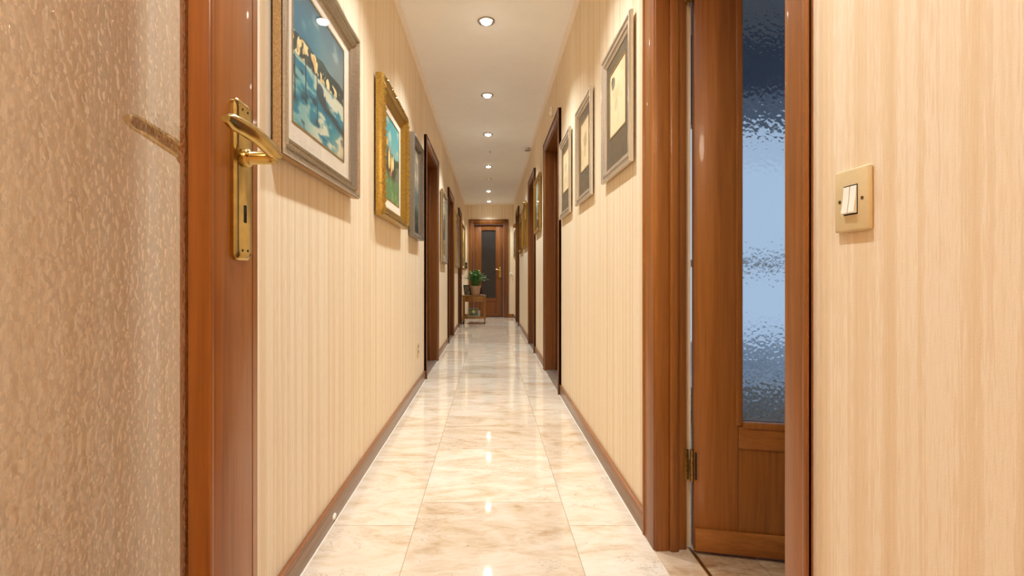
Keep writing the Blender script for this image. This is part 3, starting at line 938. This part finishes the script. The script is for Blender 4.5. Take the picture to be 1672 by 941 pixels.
# three matted prints, right wall
profR = [(0, .010), (0, .020), (.004, .026), (.013, .026), (.018, .019), (.027, .023), (.036, .022), (.041, .015), (.047, .016), (.050, .008)]
prt = [(1.924, 2.418, 'metal-framed grey-matted print on the right wall, nearest the open glass-strip door', [(.22, .8, .13, (120, 112, 100), .9), (.16, .86, .07, (90, 84, 76), .8), (.4, .45, .12, (190, 174, 150), .7)]),
       (2.682, 3.156, 'middle one of the three metal-framed grey-matted prints on the right wall', [(.55, .58, .2, (176, 158, 132), .8), (.5, .35, .14, (190, 172, 146), .7)]),
       (3.40, 3.896, 'metal-framed grey-matted print right beside the second right doorway', [(.5, .6, .16, (184, 176, 160), .8), (.45, .3, .12, (190, 180, 160), .8)])]
for k, (a, b_, lb, bl) in enumerate(prt):
    picture('R', a, b_, 1.345, 1.92, profR, M_alu, lb, art_print(200 + 20 * k, bl), (.058, .058, .128, .054), 'grey-matted prints on the right wall', mat=M_mat_grey, pane=False, res=60)
# gold between doors
profY = [(0, .010), (0, .026), (.006, .034), (.018, .034), (.026, .026), (.034, .024), (.04, .012)]
picture('R', 5.42, 6.06, 1.415, 2.035, profY, M_gold, 'gold-framed lake view between the two nearer closed doors on the right wall', art_lake,
        (.02, .02, .02, .02), mat=M_mat_cream, res=60)
# grey picture near the end wall
picture('R', 10.62, 11.35, 1.35, 1.93, profR, M_pewter, 'grey picture on the right wall closest to the far door', art_grey,
        (.03, .03, .03, .03), mat=M_mat_grey, pane=False, res=40)

# gilt crested mirrors
def gilt_mirror(side, y0, y1, z0, z1, outline, label, group):
    rt, W, Hh = hang('gilt_mirror', side, y0, y1, z0, z1)
    tag(rt, label, 'mirror', group)
    pts = [(x * W / 2, z * Hh / 2) for x, z in outline]
    def ring(k, h): 
        return [(x * (1 - k / (W / 2)), -h, z * (1 - k / (Hh / 2))) for x, z in pts]
    m = MB()
    m.loops([ring(0, 0), ring(0, .022), ring(.006, .03), ring(.016, .032), ring(.028, .024), ring(.036, .027), ring(.046, .018), ring(.05, .008), ring(0, 0)], True, False, False)
    m.build('frame', M_gold, rt, angle=30)
    m = MB(); m.loops([ring(.046, 0.001), ring(.046, .010)])
    m.build('looking_glass', M_mirror, rt, smooth=False)
    # crest rosette
    m = MB(); zt = max(z for x, z in pts)
    m.lathe([(.001, -.048), (.014, -.046), (.022, -.038), (.03, -.024)], (0, 0, zt - .05), 14, 'y')
    for k in range(6):
        a = k * PI / 3
        m.lathe([(.001, -.040), (.008, -.038), (.012, -.024)], (.034 * math.cos(a), 0, zt - .05 + .034 * math.sin(a)), 10, 'y')
    m.build('rosette', M_golddeep, rt)
ogee = [(-1, -1), (1, -1), (1, .72), (.8, .76), (.55, .82), (.3, .9), (.1, .97), (0, 1), (-.1, .97), (-.3, .9), (-.55, .82), (-.8, .76), (-1, .72)]
rnd = []
for cx, cz, st in ((.7, -.85, 270), (.7, .6, 0), (-.7, .6, 90), (-.7, -.85, 180)):
    for k in range(5):
        a = math.radians(st + k * 22.5); rnd.append((cx + .3 * math.cos(a), cz + .15 * math.sin(a)))
    if st == 0: rnd += [(.45, .84), (.2, .95), (0, 1.0), (-.2, .95), (-.45, .84)]
gilt_mirror('R', 7.35, 8.2, 1.36, 2.10, ogee, 'gilt mirror with a pointed crest, nearer of the pair on the right wall', 'gilt mirrors')
gilt_mirror('R', 8.35, 9.25, 1.34, 2.03, rnd, 'round-cornered gilt mirror just beyond the pointed one on the right wall', 'gilt mirrors')

# ------------------------------------------------------------------ wall fittings
def light_switch():
    rt = empty('light_switch', (XR, .758, 1.0185), -PI / 2)
    tag(rt, 'beige two-rocker light switch on the right foreground wall', 'switch')
    m = MB(); m.box(-.036, .036, -.0075, 0, -.0475, .0475, .003, 3); m.build('plate', M_switch, rt)
    m = MB()
    m.box(-.0145, .0145, -.0082, -.007, -.0225, .0225, .0005); bz = m.build('rocker_surround', M_hole, rt)
    for s in (-1, 1):
        m = MB(); x0, x1 = sorted((s * .0008, s * .0134))
        m.loops([[(x, y, z) for y, z in ((-.004, -.0205), (-.0125, -.0205), (-.0132, -.019), (-.0105, 0), (-.009, .0205), (-.004, .0205))] for x in (x0, x1)])
        m.build('rocker', M_rocker, rt, angle=30)
        m = MB(); m.lathe([(.0026, -.0082), (.0026, -.006)], (s * .0235, 0, 0), 10, 'y'); m.build('screw', M_screw, rt)
light_switch()

rt = empty('wall_socket', (XL, 4.09, .325), PI / 2)
tag(rt, 'small cream wall socket low on the left wall before the first door', 'socket')
m = MB(); m.box(-.035, .035, -.006, 0, -.055, .055, .002); m.build('plate', M_switch, rt)
for z in (.022, -.022):
    m = MB(); m.lathe([(.012, -.0068), (.012, -.004)], (0, 0, z), 12, 'y'); m.build('outlet_hole', M_hole, rt)

m = MB()
m.lathe([(.001, -.006), (.006, -.005), (.008, 0)], (0, 0, 0), 14, 'y', sx=1.0, sy=.55)
o = m.build('wall_plug', M_rocker, None, M=Matrix.Translation((XL + .013, 1.853, .022)) @ Matrix.Rotation(PI / 2, 4, 'Z') @ Matrix.Diagonal((2.2, 1, 2.6, 1)))
tag(o, 'little cream oval plug on the left baseboard in the foreground', 'plug')

rt = empty('wall_sensor', (XR, 4.43, 2.37), -PI / 2)
tag(rt, 'small white sensor high on the right wall above the second doorway', 'sensor')
m = MB(); m.box(-.03, .03, -.022, 0, -.04, .04, .006, 3); m.build('housing', M_white, rt)
m = MB(); m.lathe([(.001, -.032), (.010, -.029), (.014, -.021)], (0, 0, -.01), 14, 'y'); m.build('lens', M_rocker, rt)

rt = empty('light_switch', (.485, YE, 1.0), 0)
tag(rt, 'small round ivory switch knob on the end wall right of the far door', 'switch')
m = MB(); m.lathe([(.001, -.012), (.034, -.010), (.038, 0)], (0, 0, 0), 20, 'y'); m.build('base', M_rocker, rt)
m = MB(); m.lathe([(.001, -.035), (.014, -.032), (.012, -.011)], (0, 0, 0), 14, 'y'); m.build('knob', M_brass, rt)

rt = empty('wall_mounted_hook', (-.548, YE, 1.20), 0)
tag(rt, 'black double-knob coat hook on the end wall left of the far door', 'hook')
m = MB(); m.box(-.014, .014, -.008, 0, -.075, .075, .003); m.build('plate', M_black, rt)
for z in (.04, -.04):
    m = MB(); m.lathe([(.008, -.006), (.008, -.035), (.022, -.042), (.027, -.055), (.020, -.070), (.001, -.074)], (0, 0, z), 16, 'y'); m.build('knob', M_black, rt)

m = MB(); m.box(-.04, .04, -.02, 0, -.05, .05, .006)
rt = empty('wall_mounted_chime', (XR, 10.95, 2.05), -PI / 2)
tag(rt, 'small brown door chime above the grey picture by the far door', 'chime')
m.build('housing', M_wood, rt)
m = MB(); m.lathe([(.001, -.05), (.028, -.046), (.034, -.02)], (0, 0, -.01), 16, 'y'); m.build('gong', M_brassdark, rt)

# ------------------------------------------------------------------ ceiling fittings
LX = -.025
FILL_GLOW = 48.0
LAMPS = [(.75, 0), (2.06, 0), (3.37, 1), (4.73, 1), (6.01, 1), (7.73, 1), (9.9, 1), (11.2, 1)]
LAMP_W = 112.0
wh = ['nearest visible chrome-ringed ceiling downlight, large near the top of the view',
      'second chrome-ringed ceiling downlight from the camera',
      'third ceiling downlight, just before the tiny ceiling sensor',
      'fourth ceiling downlight, between the tiny sensor and the smoke detector',
      'fifth ceiling downlight, just beyond the smoke detector',
      'farthest ceiling downlight, close to the end wall']
seen = 0
def downlight(y, label):
    rt = empty('ceiling_downlight', (LX, y, H))
    tag(rt, label, 'downlight', 'downlights along the corridor ceiling')
    m = MB()
    m.lathe([(.059, 0), (.059, -.004), (.055, -.009), (.049, -.010), (.044, -.006), (.037, -.003), (.036, -.0005)], (0, 0, 0), 36, cap0=False, cap1=False)
    m.build('trim_ring', M_steel, rt)
    m = MB(); m.lathe([(.036, -.0035), (.034, -.012), (.024, -.020), (.001, -.023)], (0, 0, 0), 28, cap0=True)
    m.build('lens', M_lampglow, rt)
    ld = bpy.data.lights.new('lamp', 'SPOT'); ld.energy = LAMP_W; ld.color = (.81, .92, 1.0)
    ld.spot_size = math.radians(118); ld.spot_blend = .95; ld.shadow_soft_size = .035
    lo = bpy.data.objects.new('lamp', ld); COL.objects.link(lo); lo.parent = rt; lo.location = (0, 0, -.05)
    return rt
for y, vis in LAMPS:
    if vis:
        downlight(y, wh[seen]); seen += 1
    else:
        downlight(y, {.75: 'ceiling downlight above the open foreground door', 2.06: 'ceiling downlight above the large seascape'}[y])

rt = empty('fill_globe', (-.15, -1.5, H))  # unseen globe added for frontal fill light from the hall
tag(rt, 'round opal globe added as unseen fill light behind the camera', 'lamp')
m = MB(); m.lathe([(.07, 0), (.07, -.02), (.05, -.03)], (0, 0, 0), 24); m.build('base', M_brass, rt)
M_globe, nt, b = new_mat('lit opal glass'); b.inputs['Emission Color'].default_value = (1, .85, .65, 1); b.inputs['Emission Strength'].default_value = FILL_GLOW
m = MB(); m.lathe([(.05, -.03)] + [(.17 * math.sin(a), -.19 - .17 * math.cos(PI - a) * -1) for a in [math.radians(x) for x in range(162, 9, -12)]][::1] + [(.001, -.36)], (0, 0, 0), 28); m.build('globe', M_globe, rt)
rt = empty('smoke_detector', (LX + .01, 8.65, H)); tag(rt, 'white domed smoke detector between the fourth and fifth downlights', 'smoke detector')
m = MB(); m.lathe([(.055, 0), (.055, -.012), (.05, -.018)], (0, 0, 0), 28); m.build('base', M_white, rt)
m = MB(); m.lathe([(.044, -.0182), (.042, -.038), (.03, -.048), (.001, -.052)], (0, 0, 0), 28); m.build('dome', M_white, rt)
rt = empty('ceiling_sensor', (.002, 6.82, H)); tag(rt, 'tiny white sensor on the ceiling between the third and fourth downlights', 'sensor')
m = MB(); m.lathe([(.022, 0), (.022, -.004), (.018, -.007)], (0, 0, 0), 20); m.build('plate', M_white, rt)
m = MB(); m.lathe([(.008, -.0072), (.007, -.018), (.001, -.022)], (0, 0, 0), 14); m.build('sensor_tip', M_steel, rt)
rt = empty('motion_sensor', (.500, 6.66, H)); tag(rt, 'flat grey sensor disc at the ceiling edge over the right wall', 'sensor')
m = MB(); m.lathe([(.016, 0), (.014, -.02), (.010, -.024)], (0, 0, 0), 16); m.build('stem', M_white, rt)
m = MB(); m.lathe([(.012, -.0242), (.040, -.030), (.040, -.036), (.001, -.042)], (0, 0, 0), 20); m.build('disc', plain('grey plastic', (150, 146, 140), .5), rt)

# ------------------------------------------------------------------ trolley at the far end
CX0, CX1, CY0, CY1, CT = -.545, -.085, 9.90, 10.28, .565
rt = empty('serving_trolley', ((CX0 + CX1) / 2, (CY0 + CY1) / 2, 0))
tag(rt, 'small brown wooden trolley on casters holding the potted plant', 'trolley')
TC = Matrix.Translation((-(CX0 + CX1) / 2, -(CY0 + CY1) / 2, 0))
m = MB(); m.box(CX0 - .008, CX1 + .008, CY0 - .008, CY1 + .008, CT - .02, CT, .004); m.build('trolley_top', M_oak, rt, M=TC)
m = MB()
m.box(CX0 + .03, CX1 - .03, CY0 + .006, CY0 + .024, CT - .125, CT - .02, .002).box(CX0 + .03, CX1 - .03, CY1 - .024, CY1 - .006, CT - .125, CT - .02, .002)
m.box(CX0 + .006, CX0 + .024, CY0 + .03, CY1 - .03, CT - .125, CT - .02, .002).box(CX1 - .024, CX1 - .006, CY0 + .03, CY1 - .03, CT - .125, CT - .02, .002)
m.build('apron', M_oak, rt, M=TC)
for lx in (CX0 + .017, CX1 - .017):
    for ly in (CY0 + .017, CY1 - .017):
        m = MB(); r0 = .0165
        m.loops([[(lx + a * r, ly + b_ * r, z) for a, b_ in ((-1, -1), (1, -1), (1, 1), (-1, 1))] for r, z in ((.012, .055), (r0, .13), (r0, CT - .0205))])
        lg = m.build('leg', M_oak, rt, M=TC, angle=20)
        m = MB(); m.lathe([(.008, .035), (.008, .056)], (lx, ly, 0), 10)
        m.lathe([(.012, -.009), (.024, -.008), (.024, .008), (.012, .009)], (lx, ly, .0245), 18, 'x')
        m.build('caster', M_black, lg, M=TC)
m = MB(); m.box(CX0 + .02, CX1 - .02, CY0 + .02, CY1 - .02, .115, .132, .002)
m.box(CX0 + .034, CX1 - .034, CY0 + .004, CY0 + .0195, .105, .145, .003).box(CX0 + .034, CX1 - .034, CY1 - .0195, CY1 - .004, .105, .145, .003)
m.build('shelf', M_oak, rt, M=TC)

# potted plant
PX, PY = -.293, 10.08
rt = empty('potted_plant', (PX, PY, CT)); tag(rt, 'leafy green cactus plant in a beige clay pot on the trolley', 'plant')
m = MB(); m.lathe([(.078, 0), (.084, .004), (.103, .150), (.112, .152), (.115, .158), (.115, .185), (.110, .188), (.104, .186), (.100, .165), (.001, .163)], (0, 0, 0), 32)
m.build('pot', plain('beige clay', (200, 168, 136), .7, var=.05), rt)
m = MB(); m.lathe([(.099, .158), (.098, .170), (.06, .176), (.001, .178)], (0, 0, 0), 20); m.build('soil', plain('dark soil', (60, 44, 32), .95, var=.3, scale=90), rt)
def leafmat(name, a, b_):
    m, nt, b = new_mat(name)
    f = noise(nt, mapping(nt, (1, 1, 1)), 30, 3)
    L(nt, ramp(nt, f, [(.35, a), (.65, b_)]), b.inputs['Base Color']); b.inputs['Roughness'].default_value = .4
    return m
M_leaf = leafmat('fleshy green', (44, 92, 34), (84, 138, 56)); M_tip = leafmat('pale new growth', (150, 178, 116), (206, 214, 172))
fol = MB()
rr = random.Random(11)
for k in range(58):
    a = k * 2.39996 + rr.uniform(-.2, .2)
    out = rr.uniform(.12, .30) if k > 10 else rr.uniform(.0, .12)
    hgt = .29 - .75 * max(0, out - .08) + rr.uniform(-.05, .06)
    b0 = Vector((.06 * math.cos(a) * rr.random(), .06 * math.sin(a) * rr.random(), .172))
    tip = Vector((out * math.cos(a), out * math.sin(a), .18 + max(.04, hgt)))
    midp = Vector((out * .45 * math.cos(a), out * .45 * math.sin(a), tip.z * .8 + .10))
    pts = []; rad = []
    nseg = 4
    for i in range(nseg * 4 + 1):
        s = i / (nseg * 4)
        p = b0 * (1 - s) ** 2 + midp * 2 * s * (1 - s) + tip * s * s
        ph = (i % 4) / 4
        w = .006 + .014 * math.sin(PI * ph) if i % 4 else .006
        pts.append(p); rad.append((w * (1.1 if i > 2 else .6), .0035))
    cut = nseg * 4 - 4 if k % 3 == 0 else nseg * 4
    fol.tube(pts[:cut + 1], rad[:cut + 1], 7)
    if cut < nseg * 4:
        fol.mi = 1; fol.tube(pts[cut:], rad[cut:], 7); fol.mi = 0
fol.build('foliage', [M_leaf, M_tip], rt, angle=70)

# things on the trolley top
rt = empty('photo_frame', (-.455, 10.07, CT + .001), .5); tag(rt, 'small dark photo frame leaning behind the plant pot, left side of the trolley', 'photo frame')
Rm = Matrix.Rotation(-.28, 4, 'X')
m = MB()
frame_mesh(m, .15, .20, [(0, 0), (0, .012), (.006, .015), (.014, .012), (.016, .004)])
m.build('frame', M_black, rt, M=Matrix.Translation((0, 0, .104)) @ Rm)
art_plane('photo', art_grey, -.06, .06, -.085, .085, -.005, (12, 14), rt, .003, M=Matrix.Translation((0, 0, .104)) @ Rm)
m = MB(); m.box(-.012, .012, .0, .004, -.085, .03, M=Matrix.Translation((0, .045, .092)) @ Matrix.Rotation(.3, 4, 'X')); m.build('strut', M_black, rt)
m = MB(); m.box(-.0275, .0275, -.06, .06, 0, .135, .003)
rt = empty('book', (-.178, 10.18, CT)); tag(rt, 'dark red-brown book upright beside the plant pot on the trolley', 'book')
M_bookred = plain('dark red cloth', (84, 30, 22), .6)
m.bm.free(); m = MB()
m.box(-.0275, .0275, -.075, .0, 0, .150, .003); m.build('cover', M_bookred, rt)
m = MB(); m.box(-.023, .023, -.072, .003, .004, .147); m.build('page_block', M_rocker, rt, smooth=False)
rt = empty('saucer', (-.155, 9.965, CT)); tag(rt, 'small white saucer on the trolley top right of the pot', 'saucer')
m = MB(); m.lathe([(.022, 0), (.024, .003), (.044, .014), (.045, .016), (.042, .015), (.024, .006), (.001, .005)], (0, 0, 0), 24); m.build('dish', M_white, rt)

# on the lower shelf
rt = empty('picture_book', (-.335, 10.02, .1335), .06); tag(rt, 'green illustrated book propped up on the lower trolley shelf', 'book')
Rm = Matrix.Rotation(-.16, 4, 'X')
m = MB(); m.box(-.10, .10, .001, .018, 0, .175, .002, M=Rm); m.build('cover', plain('pale green board', (188, 196, 170), .6), rt)
art_plane('cover_picture', art_cover, -.088, .096, .028, .168, .0, (30, 24), rt, .001, M=Rm)
rt = empty('booklet', (-.245, 10.075, .1335), -.1); tag(rt, 'pale booklet standing behind the green book on the trolley shelf', 'booklet')
m = MB(); m.box(-.05, .05, .0, .008, 0, .125, .001, M=Matrix.Rotation(-.16, 4, 'X')); m.build('cover', plain('pale card', (214, 212, 196), .7), rt)
m = MB(); m.box(-.046, .046, .0082, .013, .003, .122, M=Matrix.Rotation(-.16, 4, 'X')); m.build('page_block', M_rocker, rt, smooth=False)

# ------------------------------------------------------------------ daylight, camera, view
w = bpy.data.worlds.new('sky'); S.world = w; w.use_nodes = True
bg = w.node_tree.nodes['Background']
bg.inputs[0].default_value = (.60, .76, .98, 1); bg.inputs[1].default_value = .85
rt = empty('fill_window', (RX1, 1.7, .1))  # unseen window added to throw daylight onto the blind and door leaf
tag(rt, 'unseen tall side window added to light the room behind the right door', 'window', kind='structure')
m = MB()
for q in ((-1.0, -.94, 0, 2.1), (.94, 1.0, 0, 2.1), (-.03, .03, .06, 2.04), (-.94, .94, 0, .06), (-.94, .94, 2.04, 2.1)):
    m.box(.03, .08, q[0], q[1], q[2], q[3], .003)
m.build('window_frame', M_white, rt)
a2 = bpy.data.lights.new('window_portal', 'AREA'); a2.shape = 'RECTANGLE'; a2.size = 1.9; a2.size_y = 2.0; a2.cycles.is_portal = True
a2o = bpy.data.objects.new('window_portal', a2); COL.objects.link(a2o); a2o.location = (RX1 + .11, 1.7, 1.15); a2o.rotation_euler = (0, PI / 2, 0)
ad = bpy.data.lights.new('window_portal', 'AREA'); ad.shape = 'RECTANGLE'; ad.size = 1.4; ad.size_y = 1.9
ad.cycles.is_portal = True
ao = bpy.data.objects.new('window_portal', ad); COL.objects.link(ao)
ao.location = (2.0, RY1 + .19, 1.1); ao.rotation_euler = (-PI / 2, 0, 0)

cam = bpy.data.cameras.new('camera'); co = bpy.data.objects.new('camera', cam); COL.objects.link(co)
co.location = (0, 0, CAMZ); co.rotation_euler = (PI / 2, 0, 0)
cam.sensor_width = 36.0; cam.lens = 36.0 * F / 1672
cam.shift_x = (836 - 800) / 1672.0
cam.shift_y = (455 - 470.5) / 1672.0
cam.clip_start = .02
S.camera = co

S.view_settings.view_transform = 'Standard'; S.view_settings.look = 'None'
S.view_settings.gamma = 1.0; S.view_settings.use_curve_mapping = False
S.view_settings.exposure = 0.0
cy = S.cycles
cy.max_bounces = 14; cy.diffuse_bounces = 8; cy.glossy_bounces = 6; cy.transmission_bounces = 10; cy.transparent_max_bounces = 12
cy.sample_clamp_indirect = 6.0
cy.use_denoising = True
